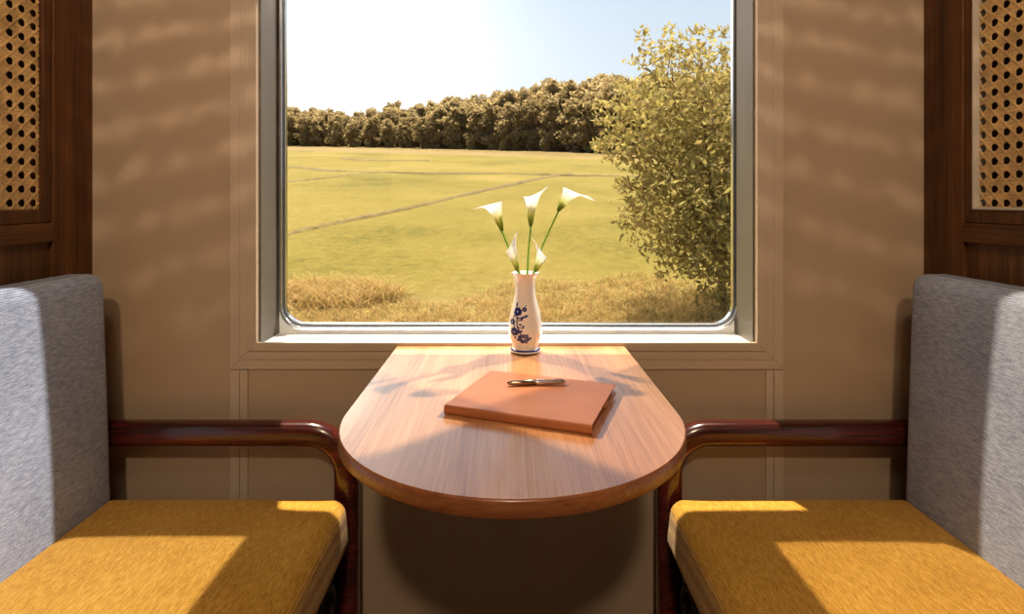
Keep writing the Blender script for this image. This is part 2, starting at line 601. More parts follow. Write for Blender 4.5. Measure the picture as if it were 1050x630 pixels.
# side partitions: teak frames with woven cane panels
CZ0, CZ1 = E - .018, E + .60       # cane opening
CY1, CY0 = -.134, -.70
for sx, nm in ((-1, 'left'), (1, 'right')):
    X = sx * HX
    w_ = MB().box(X + sx * .045, X + sx * .08, REAR, 0, 0, CH).build('wall_' + nm, M['teak_panel'])
    struct(w_, 'dark teak partition wall on the ' + nm)
    MB().box(X, X + sx * .045, -.112, .0, 0, CH).build('stile', M['teak'], w_, bevel=.002)
    MB().box(X, X + sx * .045, -.84, -.722, 0, CH).build('stile', M['teak'], w_, bevel=.002)
    MB().box(X, X + sx * .045, -.722, -.112, E - .085, E - .046).build('rail', M['teak_h'], w_, bevel=.002)
    MB().box(X, X + sx * .045, -.722, -.112, CZ1 + .03, CH).build('rail', M['teak_h'], w_, bevel=.002)
    MB().box(X + sx * .010, X + sx * .045, -.722, -.112, 0, E - .085).build('lower_panel', M['teak_panel'], w_)
    MB().box(X + sx * .006, X + sx * .045, REAR, -.84, 0, CH).build('rear_panel', M['teak_panel'], w_)
    # the cane panel
    root = empty('cane_panel', (X, -.42, E - .045))
    tag(root, ('woven cane panel in the teak partition at the left of the window' if sx < 0 else
               'woven cane panel with pale bead in the teak partition at the right'), 'cane panel')
    fr = MB()
    z0, z1, y0, y1 = E - .0455, CZ1 + .0295, -.7215, -.1125
    pr = ((y0, z0), (y1, z0), (y1, z1), (y0, z1))
    pi_ = ((CY0, CZ0), (CY1, CZ0), (CY1, CZ1), (CY0, CZ1))
    for i in range(4):
        j = (i + 1) % 4
        fr.prism((pr[i], pr[j], pi_[j], pi_[i]), 0, X + sx * .003, X + sx * .030)
    fr.build('frame', M['teak'] if sx < 0 else M['teak'], root, bevel=.0025)
    if sx > 0:
        bd = MB()
        bw = .0055
        pi2 = ((CY0 + bw, CZ0 + bw), (CY1 - bw, CZ0 + bw), (CY1 - bw, CZ1 - bw), (CY0 + bw, CZ1 - bw))
        for i in range(4):
            j = (i + 1) % 4
            bd.prism((pi_[i], pi_[j], pi2[j], pi2[i]), 0, X + sx * .001, X + sx * .030)
        tag(bd.build('bead', M['bead'], root, bevel=.001), 'pale bead')
    MB().box(X + sx * .036, X + sx * .0445, CY0 - .01, CY1 + .01, CZ0 - .01, CZ1 + .01).build('backing', M['backing'], root)
    cn = MB()
    p = .0272
    W, H = CY1 - CY0, CZ1 - CZ0
    xs = X + sx * .0135

    def strip(a, b, w, lift, th=.0008):
        """strand from (u,v) a to b on the panel"""
        a = Vector((a[0], a[1], 0)); b = Vector((b[0], b[1], 0))
        t = (b - a)
        if t.length < .002: return
        t.normalize()
        n = Vector((-t.y, t.x, 0))
        vs = []
        for q in (a, b):
            for off, hgt in ((-w / 2, 0), (-w / 4, th), (w / 4, th), (w / 2, 0)):
                uu = q + n * off
                vs.append((xs - sx * (lift + hgt), CY1 - uu.x, CZ0 + uu.y))
        fs = [(0, 1, 5, 4), (1, 2, 6, 5), (2, 3, 7, 6), (3, 0, 4, 7), (3, 2, 1, 0), (4, 5, 6, 7)]
        if sx < 0: fs = [f[::-1] for f in fs]
        cn.add(vs, fs)

    def clip(u0, v0, du, dv):
        t0, t1 = -9, 9
        for q, dq, mx_ in ((u0, du, W), (v0, dv, H)):
            a, b = (0 - q) / dq, (mx_ - q) / dq
            a, b = min(a, b), max(a, b)
            t0, t1 = max(t0, a), min(t1, b)
        if t1 - t0 < .003: return None
        return (u0 + du * t0, v0 + dv * t0), (u0 + du * t1, v0 + dv * t1)
    nu, nv = int(W / p) + 2, int(H / p) + 2
    for i in range(nu):
        for dd in (-.0034, .0034):
            u = i * p + dd
            if 0 < u < W: strip((u, 0), (u, H), .0066, .0)
    for j in range(nv):
        for dd in (-.0034, .0034):
            v = j * p + dd
            if 0 < v < H: strip((0, v), (W, v), .0066, .0004)
    for kq in range(-nv - 1, nu + nv + 1):
        c = (kq + .5) * p
        r_ = clip(c, 0, 1, 1)
        if r_: strip(*r_, .0048, .0008)
        r_ = clip(c, 0, -1, 1)
        if r_: strip(*r_, .0048, .0011)
    cn.build('cane_webbing', M['cane'], root)


# ------------------------------------------------------------------ bench seats
def bench(sx, label):
    root = empty('train_seat', (sx * .6, -.6, 0))
    tag(root, label, 'seat')
    ztop = .4545
    # seat cushion
    def xf(q):
        # front face leans out a little towards its lower edge
        f = max(0, (sx * q.x - .52) / .2)
        z = (ztop - q.z) / .105
        return Vector((q.x + sx * -0 - sx * 0 + (-sx) * 0, q.y, q.z)) + Vector(((-sx) * .012 * z * max(0, min(1, (.60 - sx * q.x) / .25)), 0, 0))
    MB().rbox(sx * .342, sx * .85, -1.12, -.081, .350, ztop, .026, xf, (.006, .0, .006)).build('seat_cushion', M['mustard'], root, merge=True)
    # piping seam round the lower edge of the cushion
    pth = [(sx * .328, -1.10, .352), (sx * .328, -.10, .352), (sx * .345, -.083, .352), (sx * .82, -.083, .352)]
    # backrest
    def xb(q):
        t = (q.z - .43) / .5
        # lean back and get thinner upwards
        front = sx * .829 + sx * .018 * t
        back = sx * .932
        u = (sx * q.x - .83) / .10
        return Vector((front + (back - front) * u, q.y, q.z))
    MB().rbox(sx * .83, sx * .93, -1.12, -.0815, .43, E - .152, .030, xb, (.008, 0, .0)).build('backrest', M['grey'], root, merge=True)
    # under-frame
    fm = MB()
    fm.box(sx * .36, sx * .90, -1.10, -.10, .305, .349)
    fm.box(sx * .375, sx * .40, -1.08, -.10, .06, .306)
    fm.box(sx * .40, sx * .90, -.13, -.10, .0, .306)
    fm.box(sx * .40, sx * .90, -1.10, -1.07, .0, .306)
    fm.box(sx * .86, sx * .90, -1.08, -.12, .0, .306)
    fm.build('seat_frame', M['black'], root, bevel=.003)
    pv = MB()
    c = Vector((sx * .362, -.165, .262))
    pts = [c + Vector((0, .046 * math.cos(a), .046 * math.sin(a))) for a in [2 * PI * i / 40 for i in range(40)]]
    pv.sweep(pts, .0085, .0085, n=10, closed=True, up=(1, 0, 0))
    vs, fs = [], []
    prof = [(0, -.012), (.018, -.012), (.022, -.006), (.024, .02)]
    for r, h in prof:
        for q in range(24):
            a = 2 * PI * q / 24
            vs.append(c + Vector((sx * h, r * math.cos(a), r * math.sin(a))))
    for i in range(3):
        for q in range(24):
            fs.append((i * 24 + q, i * 24 + (q + 1) % 24, (i + 1) * 24 + (q + 1) % 24, (i + 1) * 24 + q))
    pv.add(vs, fs, 0, True)
    pv.build('pivot_ring', M['black'], root)
    # bentwood armrest: rail along the wall, bending down to the floor
    za, ya, xl = E - .503, -.0555, .349
    R = .085
    pts = [(sx * .925, ya, za), (sx * .8, ya, za), (sx * .65, ya, za), (sx * .52, ya, za)]
    for i in range(13):
        a = PI / 2 * i / 12
        pts.append((sx * (xl + R - R * math.sin(a)), ya, za - R + R * math.cos(a)))
    pts += [(sx * xl, ya, .40), (sx * xl, ya, .3), (sx * xl, ya, .15), (sx * xl, ya, 0.0)]
    MB().sweep(pts, .023, .0265, up=(0, 1, 0), n=24, pw=2.7).build('armrest', M['mahogany'], root, merge=True)
    return root


bench(-1, 'bench seat at the left of the table with blue-grey backrest, mustard cushion and dark armrest')
bench(1, 'bench seat at the right of the table with grey backrest, mustard cushion and dark armrest')

# ------------------------------------------------------------------ table
TX, TW = .006, .257
ZT = SILL + .0
tab = empty('mounted_table', (TX, -.02, ZT - .3))
tag(tab, 'round-ended brown wood table fixed to the wall below the window', 'table')


def outline(w, n=64, y0=-.0085, yc=-.416):
    pts = [(TX - w, y0), (TX - w, -.14), (TX - w, -.28)]
    for i in range(n + 1):
        a = PI + PI * i / n
        pts.append((TX + w * math.cos(a), yc + w * math.sin(a)))
    pts += [(TX + w, -.28), (TX + w, -.14), (TX + w, y0)]
    return pts


tt = MB()
tt.prism(outline(TW - .0025), 2, ZT - .003, ZT)
tt.build('tabletop', M['table'], tab)
eb = MB()
rows = [(TW - .0025, ZT - .0005), (TW - .0008, ZT - .0012), (TW, ZT - .003), (TW, ZT - .020), (TW - .003, ZT - .0235), (TW - .02, ZT - .024)]
vs, fs = [], []
for w, z in rows:
    vs += [(x, y, z) for x, y in outline(w)]
n = len(outline(TW))
for i in range(len(rows) - 1):
    fs += [(i * n + j, i * n + j + 1, (i + 1) * n + j + 1, (i + 1) * n + j) for j in range(n - 1)]
eb.add(vs, fs, 0, True)
eb.prism(outline(TW - .003), 2, ZT - .0235, ZT - .0032)
eb.build('edge_band', M['edge'], tab)
for s_ in (-1, 1):
    br = MB()
    xx = TX + s_ * .15
    br.prism([(-.0005, ZT - .0245), (-.0005, ZT - .20), (-.012, ZT - .20), (-.22, ZT - .045), (-.22, ZT - .0245)], 0, xx - .008, xx + .008)
    br.build('bracket', M['black'], tab, bevel=.001)

# ------------------------------------------------------------------ notebook and pen
nb = empty('notebook', (.0, -.40, ZT))
tag(nb, 'closed tan leather notebook lying on the table', 'notebook')
FL = Vector((-.0984, -.424, ZT + .0003))
ang = math.atan2(-.0795, .215)
ea = Vector((math.cos(ang), math.sin(ang), 0))
ebv = Vector((-math.sin(ang), math.cos(ang), 0))
NL, NW, NH = .229, .192, .0150


def nbp(a, b, z):
    return FL + ea * a + ebv * b + Vector((0, 0, z))


def nbprism(mb, prof, a0, a1):
    """profile in (b, z), extruded along the spine direction"""
    nn = len(prof)
    vs = [nbp(a0, *q) for q in prof] + [nbp(a1, *q) for q in prof]
    fs = [tuple(range(nn))[::-1], tuple(range(nn, 2 * nn))]
    fs += [(i, (i + 1) % nn, (i + 1) % nn + nn, i + nn) for i in range(nn)]
    mb.add(vs, fs)


co = MB()
tc_ = .0026
outer, inner = [], []
R2 = NH / 2
for i in range(13):
    a = PI / 2 + PI * i / 12
    outer.append((R2 * .55 + R2 * .55 * math.cos(a), R2 + R2 * math.sin(a)))
    inner.append((R2 * .55 + (R2 - tc_) * .45 * math.cos(a), R2 + (R2 - tc_) * math.sin(a)))
prof = [(NW, NH)] + outer + [(NW, 0)] + [(NW, tc_)] + inner[::-1] + [(NW, NH - tc_)]
# build as strips so that the U section stays clean
nn = len(outer) + 2
oo = [(NW, NH)] + outer + [(NW, 0)]
ii = [(NW, NH - tc_)] + inner + [(NW, tc_)]
for i in range(nn - 1):
    q = (oo[i], oo[i + 1], ii[i + 1], ii[i])
    nbprism(co, q, 0, NL)
co.build('cover', M['leather'], nb, merge=True, bevel=.0008)
pgm = MB()
nbprism(pgm, [(.006, tc_), (NW - .006, tc_), (NW - .006, NH - tc_), (.006, NH - tc_)], .004, NL - .006)
pgm.build('pages', M['paper'], nb)
cl = MB()
nbprism(cl, [(NW * .52, .004), (NW * .60, .004), (NW * .60, NH - .0035), (NW * .52, NH - .0035)], NL - .006, NL + .0015)
cl.build('closure_tab', M['leather'], nb, bevel=.0006)

zpen = ZT + .0003 + NH
pc = Vector((.048, -.329, zpen + .0047))
pd = Vector((.9965, .083, 0)).normalized()
pen = empty('pen', pc - Vector((0, 0, .0047)))
tag(pen, 'slim metal ballpoint pen lying on the tan notebook', 'pen')
L = .100


def along(t):
    return pc + pd * (t * L)


b1 = MB()
b1.sweep([along(t) for t in (-.5, -.495, -.47, -.40, -.30, .0)], [.0012, .0020, .0030, .0040, .0045, .0047], [.0012, .0020, .0030, .0040, .0045, .0047], n=20)
b1.build('lower_barrel', M['gold'], pen)
b2 = MB()
b2.sweep([along(t) for t in (.0005, .02, .25, .42, .47, .5)], [.0047, .0047, .0044, .0038, .0032, .002], [.0047, .0047, .0044, .0038, .0032, .002], n=20)
tag(b2.build('upper_barrel', M['chrome'], pen), 'silver upper barrel')
b3 = MB()
b3.sweep([along(t) for t in (-.006, .006)], .0050, .0050, n=20)
b3.build('centre_band', M['chrome'], pen)
cpb = MB()
side = Vector((0, -.55, .83)).normalized()
cpb.sweep([along(.44) + side * .0036, along(.43) + side * .0062, along(.3) + side * .0064, along(.14) + side * .0058], .0011, .0006, n=8, up=side)
cpb.build('pocket_clip', M['chrome'], pen)

# ------------------------------------------------------------------ vase
VX, VY = .037, -.058
vase = empty('vase', (VX, VY, ZT))
tag(vase, 'small white porcelain vase painted with blue flowers by the window', 'vase')
prof_k = [(.004, .0235), (.012, .0272), (.019, .0285), (.034, .0345), (.045, .0362), (.056, .0360), (.072, .0345), (.087, .0318),
          (.102, .0280), (.117, .0243), (.132, .0218), (.146, .0211), (.156, .0225), (.164, .0262), (.170, .0305), (.1715, .0312)]


def vr(z):
    for (z0, r0), (z1, r1) in zip(prof_k, prof_k[1:]):
        if z0 <= z <= z1:
            t = (z - z0) / (z1 - z0)
            return r0 + (r1 - r0) * t
    return prof_k[0][1]


def vrs(z):
    return (vr(max(.004, z - .004)) + 2 * vr(z) + vr(min(.1715, z + .004))) / 4


# painted motif in (s, z): s = arc length round the front (m), z = height
blobs, strokes = [], []


def flower(s, z, r):
    for i in range(6):
        a = i * PI / 3 + .3
        blobs.append((s + math.cos(a) * r * .62, z + math.sin(a) * r * .62, r * .47))


flower(-.0075, .092, .0085)
flower(-.012, .050, .0085)
flower(.004, .036, .0095)
flower(.006, .097, .0045)
flower(-.017, .070, .006)
for a, b, c, d, w in ((-.013, .108, -.008, .080, .0011), (-.008, .085, -.006, .060, .0012), (-.006, .062, .001, .044, .0012),
                      (-.008, .078, .010, .082, .0013), (-.004, .074, .012, .0855, .0010), (-.012, .060, -.016, .080, .0011),
                      (.001, .044, .014, .034, .0012), (.004, .030, .017, .036, .0010), (-.010, .112, -.012, .100, .0010),
                      (.004, .098, .010, .106, .0009), (-.006, .060, .004, .058, .0010)):
    strokes.append((a, b, c, d, w))
for s, z in ((.003, .081), (.008, .0835), (.001, .076), (-.001, .0655), (.004, .062), (.013, .0345), (.016, .0375), (-.0135, .083),
             (-.011, .105), (.001, .052), (-.003, .049), (.009, .0275), (-.006, .033), (-.010, .038), (.0105, .044)):
    blobs.append((s, z, .0022))


def motif(s, z):
    for bs, bz, r in blobs:
        if (s - bs) ** 2 + (z - bz) ** 2 < r * r:
            # leave light petal veins
            return True
    for a, b, c, d, w in strokes:
        dx, dz = c - a, d - b
        t = max(0, min(1, ((s - a) * dx + (z - b) * dz) / (dx * dx + dz * dz)))
        if (s - a - t * dx) ** 2 + (z - b - t * dz) ** 2 < w * w:
            return True
    return False


vb = MB()
na, nz = 300, 210
zs = [.004 + (.1715 - .004) * i / (nz - 1) for i in range(nz)]
vs = []
for z in zs:
    r = vrs(z)
    for q in range(na):
        a = 2 * PI * q / na
        vs.append((VX + r * math.sin(a), VY - r * math.cos(a), ZT + z))
vb.v = vs
fx = -.30      # motif is turned a little to the left of the camera-facing side
for i in range(nz - 1):
    z = (zs[i] + zs[i + 1]) / 2
    r = vrs(z)
    for q in range(na):
        q2 = (q + 1) % na
        a = 2 * PI * (q + .5) / na
        if a > PI: a -= 2 * PI
        s_ = (a - fx) * .027
        mi = 1 if (abs(a) < 1.6 and motif(s_, z)) else 0
        vb.f.append((i * na + q, i * na + q2, (i + 1) * na + q2, (i + 1) * na + q))
        vb.mi.append(mi); vb.sm.append(True)
# inside of the mouth
vb.lathe([(.0310, .1717), (.0296, .1712), (.0250, .163), (.0200, .150), (.0190, .140), (.022, .118), (.029, .087), (.031, .045), (.02, .012), (.0005, .011)], 64, (VX, VY, ZT))
vb.build('vase_body', [M['porcelain'], M['blue']], vase)
ft = MB()
ft.lathe([(.0005, .0008), (.0300, .0008), (.0318, .002), (.0322, .0035)], 72, (VX, VY, ZT), 1)
ft.lathe([(.0322, .0035), (.0324, .0065)], 72, (VX, VY, ZT), 0)
ft.lathe([(.0324, .0065), (.0316, .0092), (.0285, .0100)], 72, (VX, VY, ZT), 1)
ft.lathe([(.0285, .0100), (.0262, .0108), (.0255, .0125), (.0285, .0165)], 72, (VX, VY, ZT), 0)
tag(ft.build('foot_ring', [M['porcelain'], M['blue']], vase), 'white foot ring with blue bands')

# ------------------------------------------------------------------ calla lilies
RZ = ZT + .171


def bez(p, n=24):
    """Catmull-Rom through points"""
    P = [Vector(q) for q in p]
    P = [P[0] * 2 - P[1]] + P + [P[-1] * 2 - P[-2]]
    out = []
    for i in range(1, len(P) - 2):
        for j in range(n):
            t = j / n
            out.append(.5 * ((2 * P[i]) + (-P[i - 1] + P[i + 1]) * t + (2 * P[i - 1] - 5 * P[i] + 4 * P[i + 1] - P[i + 2]) * t * t + (-P[i - 1] + 3 * P[i] - 3 * P[i + 1] + P[i + 2]) * t ** 3))
    out.append(P[-2])
    return out


def calla(label, stem, top, tip, R, side_y, back_h=.72, flare=.010, wrap=1.06, tipw=3.0, spadix=True):
    """stem: points (dx, dy, dz) from the mouth centre; spathe grows from stem end to `top`
    (centre of its mouth) and runs out to `tip`"""
    O = Vector((VX, VY, RZ))
    root = empty('calla_lily', O + Vector(stem[0]))
    tag(root, label, 'flower')
    sp = bez([O + Vector(q) for q in stem], 14)
    MB().sweep(sp, .0023, .0023, n=10).build('stem', M['stem'], root)
    b = O + Vector(stem[-1]); tp = O + Vector(top); ti = O + Vector(tip)
    ax = tp - b
    H = ax.length
    ax.normalize()
    tv = ti - tp
    out = (tv - ax * tv.dot(ax))
    out = out.normalized() if out.length > 1e-4 else Vector((side_y, -1, 0)).normalized()
    lat = ax.cross(out)
    ns, nv = 26, 48
    vs, fs, al = [], [], []
    for i in range(ns + 1):
        s = i / ns
        for j in range(nv + 1):
            v = -PI * wrap + 2 * PI * wrap * j / nv
            c = (1 + math.cos(max(-PI, min(PI, v)))) / 2        # 1 on the tip side
            h = H * (back_h + (1 - back_h) * c)
            r = R * (.13 + .87 * s ** .85 * (1 - .10 * s)) * (1 + .05 * (abs(v) / PI - .5))
            fl = flare * max(0, (s - .62) / .38) ** 2
            p = b + ax * (h * s)
            d = out * math.cos(v) + lat * math.sin(v)
            p = p + d * (r + fl)
            k_ = max(0, (s - .45) / .55) ** 1.7 * c ** tipw
            rim = tp + out * R
            p = p + (ti - rim) * k_
            # curl: middle of the tip stands above the straight line
            arch = math.sin(PI * min(1, max(0, (s - .45) / .55))) * c ** tipw
            p = p + ax * arch * .40 * (ti - rim).length
            # overlapping edge slips slightly outside the other one
            if v > PI * .8: p = p + d * .0012
            vs.append(p); al.append(s * (1 - .12 * (1 - c)))
    for i in range(ns):
        for j in range(nv):
            a = i * (nv + 1) + j
            fs.append((a, a + 1, a + nv + 2, a + nv + 1))
    o = MB().add(vs, fs, 0, True).build('spathe', M['spathe'], root)
    at_ = o.data.attributes.new('along', 'FLOAT', 'POINT')
    at_.data.foreach_set('value', al)
    sol = o.modifiers.new('thick', 'SOLIDIFY'); sol.thickness = .0007; sol.offset = 0
    if spadix:
        MB().sweep([b + ax * (H * t) for t in (.15, .3, .5, .62, .66)], [.002, .0026, .0026, .002, .0006], [.002, .0026, .0026, .002, .0006], n=10).build('spadix', M['spadix'], root)
    return root


calla('white calla lily leaning left with its tip drooping far left',
      [(.0, .004, -.11), (-.013, .004, -.004), (-.030, .004, .040), (-.0505, .002, .090)], (-.070, .0, .152), (-.113, -.006, .138), .0155, -1, .94, .004, 1.05, 2.2)
calla('tall upright white calla lily in the middle of the vase',
      [(.002, .012, -.11), (.005, .012, -.004), (.008, .012, .05), (.0125, .012, .100)], (.016, .010, .165), (.047, .004, .187), .0150, 1, .98, .004, 1.05, 2.6)
calla('white calla lily leaning right with its tip drooping far right',
      [(-.004, .0, -.11), (.017, .0, -.004), (.036, -.001, .055), (.071, -.003, .133)], (.100, -.004, .178), (.148, -.010, .157), .0155, 1, .94, .004, 1.05, 2.2)
calla('low closed calla lily bud at the left of the vase mouth',
      [(.004, -.010, -.11), (-.012, -.014, -.004), (-.015, -.014, .004)], (-.029, -.016, .052), (-.0165, -.018, .092), .0125, -.4, .97, .001, 1.12, 1.3, spadix=False)
calla('low closed calla lily bud at the right of the vase mouth',
      [(-.006, -.010, -.11), (.017, -.012, -.004), (.0205, -.012, .004)], (.034, -.014, .040), (.0145, -.016, .076), .0120, .4, .97, .001, 1.12, 1.3, spadix=False)


# ------------------------------------------------------------------ landscape
KP, HP = 1618.0, 132.8


def gz(y):
    d = y - CY
    return E + (206 - HP) * d / F - KP / F


def ground_at(px, py):
    d = KP / (py - HP)
    return at(px, py, d)


gm = MB()
ys = [1.6 + 1.2 * i for i in range(14)] + [18.5 + 3 * i for i in range(12)] + [55 + 8 * i for i in range(15)]
xs_ = [-90 + 4.5 * i for i in range(41)]
vs = []
for y in ys:
    for x in xs_:
        vs.append((x, y, gz(y) + .05 * math.sin(x * .7 + y * .4) * min(1, y / 20)))
nx = len(xs_)
fs = [(i * nx + j, i * nx + j + 1, (i + 1) * nx + j + 1, (i + 1) * nx + j) for i in range(len(ys) - 1) for j in range(nx - 1)]
gm.add(vs, fs, 0, True)
struct(gm.build('ground', M['field']), 'yellow green field rising to the forest')


def bank(pix, w, h, label):
    pts = []
    P = [ground_at(*q) for q in pix]
    b = bez(P, 30)
    mb = MB()
    vs, fs = [], []
    n = len(b)
    for i, p in enumerate(b):
        t = (b[min(i + 1, n - 1)] - b[max(i - 1, 0)])
        t.z = 0
        t.normalize()
        s_ = Vector((t.y, -t.x, 0))
        for u, hh in ((-1, -.06), (-.6, .5), (-.2, 1), (.2, 1.0), (.6, .6), (1, -.06)):
            q = p + s_ * (u * w * (1 + .25 * random.uniform(-1, 1)))
            q.z = gz(q.y) + hh * h * (1 + .5 * random.uniform(-1, 1)) + (.0 if abs(u) < 1 else -.05)
            vs.append(q)
    for i in range(n - 1):
        for k_ in range(5):
            fs.append((i * 6 + k_, i * 6 + k_ + 1, (i + 1) * 6 + k_ + 1, (i + 1) * 6 + k_))
    mb.add(vs, fs, 0, True)
    return struct(mb.build('field_bank', M['bank']), label)


bank([(-60, 352), (80, 306), (180, 276), (300, 240), (360, 226), (430, 211), (490, 197), (540, 186), (585, 178)], .22, .07, 'dry earth bank crossing the field diagonally')
bank([(-40, 166), (200, 169), (300, 172), (345, 176), (430, 178), (520, 179), (660, 182), (800, 185)], .30, .09, 'dark earth bank running level across the far field')
bank([(-40, 216), (200, 196), (295, 187), (360, 180), (400, 177)], .26, .07, 'short earth bank at the left of the far field')
bank([(350, 163), (390, 165), (440, 165)], .35, .09, 'thin earth bank near the forest')


def scatter(name, mat_, n, yr, hgt, wid, label, xw=2.0, cl=1.0, keep=None, clump=1):
    """grass blades standing on the field, denser towards the railway"""
    d0, d1 = yr
    u = rng.random(n)
    d = 1 / ((1 - u) / d0 + u / d1)
    x = (rng.random(n) * 2 - 1) * xw * d * .43
    if clump > 1:
        d = np.repeat(d[::clump], clump)[:n] + rng.normal(0, .05, n)
        x = np.repeat(x[::clump], clump)[:n] + rng.normal(0, .07, n)
    y = d + CY
    if keep is not None:
        k_ = keep(x, y)
        x, y, d = x[k_], y[k_], d[k_]
        n = len(x)
    z = E + (206 - HP) * (y - CY) / F - KP / F
    h = hgt * (.5 + rng.random(n)) * cl
    a = rng.random(n) * 2 * PI
    w = wid * (.6 + .8 * rng.random(n))
    lx, ly = rng.normal(0, .9, n) * h, rng.normal(0, .5, n) * h
    V = np.zeros((n, 5, 3))
    cx, sy = np.cos(a) * w / 2, np.sin(a) * w / 2
    V[:, 0] = np.stack([x - cx, y - sy, z - .02], 1)
    V[:, 1] = np.stack([x + cx, y + sy, z - .02], 1)
    V[:, 2] = np.stack([x + cx * .8 + lx * .4, y + sy * .8 + ly * .4, z + h * .6], 1)
    V[:, 3] = np.stack([x - cx * .8 + lx * .4, y - sy * .8 + ly * .4, z + h * .6], 1)
    V[:, 4] = np.stack([x + lx, y + ly, z + h], 1)
    me = bpy.data.meshes.new(name)
    idx = np.arange(n)[:, None] * 5
    fq = (idx + np.array([0, 1, 2, 3])).tolist()
    ft_ = (idx + np.array([3, 2, 4])).tolist()
    me.from_pydata(V.reshape(-1, 3).tolist(), [], fq + ft_)
    me.materials.append(mat_)
    o = bpy.data.objects.new(name, me)
    C.objects.link(o)
    tag(o, label, 'grass', kind='stuff')
    return o


scatter('dry_grass', M['straw'], 52000, (6.5, 11.6), .085, .014, 'dry straw-coloured grass along the foot of the field', xw=2.0, clump=6,
        keep=lambda x, y: y < 8.6 + .45 * np.sin(x * 1.1) + .35 * np.sin(x * 2.7 + 1) + .5 * np.sin(x * .37))


def tuft_keep(x, y):
    return (np.abs((x + 3.0) / 1.3) ** 2 + np.abs((y - 8.1) / .7) ** 2) < 1


scatter('dry_grass_mound', M['straw'], 60000, (7.5, 11), .20, .016, 'heaped mound of dry grass at the lower left of the window view', keep=tuft_keep, clump=8)


# trees
def leaf_mesh(name, blobs_, per, size, mat_, up=.3, elong=2.0):
    """leaf blades scattered in the outer part of ellipsoid blobs"""
    Vs = []
    for (bx, by, bz, rx, ry, rz_, dens) in blobs_:
        n = int(per * dens)
        dirs = rng.normal(size=(n, 3))
        dirs /= np.linalg.norm(dirs, axis=1)[:, None]
        rr = (rng.random(n) ** .45)[:, None]
        c = dirs * rr * np.array([rx, ry, rz_]) + np.array([bx, by, bz])
        t = rng.normal(size=(n, 3)); t /= np.linalg.norm(t, axis=1)[:, None]
        q = np.cross(t, rng.normal(size=(n, 3))); q /= np.linalg.norm(q, axis=1)[:, None]
        s_ = size * (.6 + .8 * rng.random(n))[:, None]
        a, b = t * s_ * elong / 2, q * s_ / 2
        Vs.append(np.stack([c - a, c - a * .1 - b, c + a, c - a * .1 + b], 1))
    V = np.concatenate(Vs)
    n = len(V)
    me = bpy.data.meshes.new(name)
    me.vertices.add(n * 4)
    me.vertices.foreach_set('co', V.reshape(-1))
    me.loops.add(n * 4)
    me.loops.foreach_set('vertex_index', np.arange(n * 4))
    me.polygons.add(n)
    me.polygons.foreach_set('loop_start', np.arange(n) * 4)
    me.polygons.foreach_set('loop_total', np.full(n, 4))
    me.update(calc_edges=True)
    me.validate()
    me.materials.append(mat_)
    return me


def trunk_mesh(name, segs):
    mb = MB()
    for pts, r0, r1 in segs:
        n = len(pts)
        rr = [r0 + (r1 - r0) * i / (n - 1) for i in range(n)]
        mb.sweep(pts, rr, rr, n=8)
    me = bpy.data.meshes.new(name)
    me.from_pydata(mb.v, [], mb.f)
    me.polygons.foreach_set('use_smooth', mb.sm)
    me.materials.append(M['bark'])
    return me


protos = []
for v in range(5):
    bl = []
    H = 7.0
    lean = random.uniform(-.3, .3)
    for i in range(13):
        t = i / 12
        z = .5 + (H - 1.3) * t
        wd = 2.0 * (.66 + .42 * math.sin(PI * min(1, t * .8 + .15)))
        for k_ in range(3):
            a = random.uniform(0, 2 * PI)
            o_ = random.uniform(.3, .75) * wd * (1 if t < .9 else .8)
            bl.append((lean * t + math.cos(a) * o_, math.sin(a) * o_, z + random.uniform(-.35, .35) - (.35 * o_ if t > .85 else 0),
                       wd * random.uniform(.35, .52), wd * random.uniform(.35, .52), random.uniform(.5, .8), random.uniform(.8, 1.2)))
    lm = leaf_mesh('forest_crown', bl, 95, .24, M['forest'], elong=1.7)
    tm = trunk_mesh('forest_trunk', [([(0, 0, -.4), (.05, 0, 2), (lean * .6, .05, 4.2), (lean, 0, 6)], .16, .05),
                                     ([(.05, 0, 2), (.5, .2, 3.2), (.9, .4, 4.2)], .07, .03),
                                     ([(.05, 0, 2.6), (-.5, -.2, 3.8), (-.8, -.3, 4.8)], .07, .03)])
    protos.append((lm, tm))


def forest_tree(x, y, h, label, group=None, w=1.0):
    r = empty('forest_tree', (x, y, gz(y)))
    k_ = random.randrange(5)
    sc = h / 7.0
    r.scale = (sc * w, sc * w, sc)
    r.rotation_euler = (0, 0, random.uniform(0, 2 * PI))
    tag(r, label, 'tree', group)
    for nm, me in (('crown', protos[k_][0]), ('trunk', protos[k_][1])):
        c = bpy.data.objects.new(nm, me)
        C.objects.link(c)
        c.parent = r
    return r


# forest edge from pixel 240 (far left) to 720 (right); depth of the foot from 96 to 62 m
def top_y(px):
    K_ = [(-60, 116), (200, 112), (300, 112), (360, 117), (420, 112), (460, 103), (500, 97), (560, 88), (600, 82), (640, 80), (700, 78), (800, 74)]
    for (a, b), (c, d) in zip(K_, K_[1:]):
        if a <= px <= c:
            return b + (d - b) * (px - a) / (c - a)
    return 80


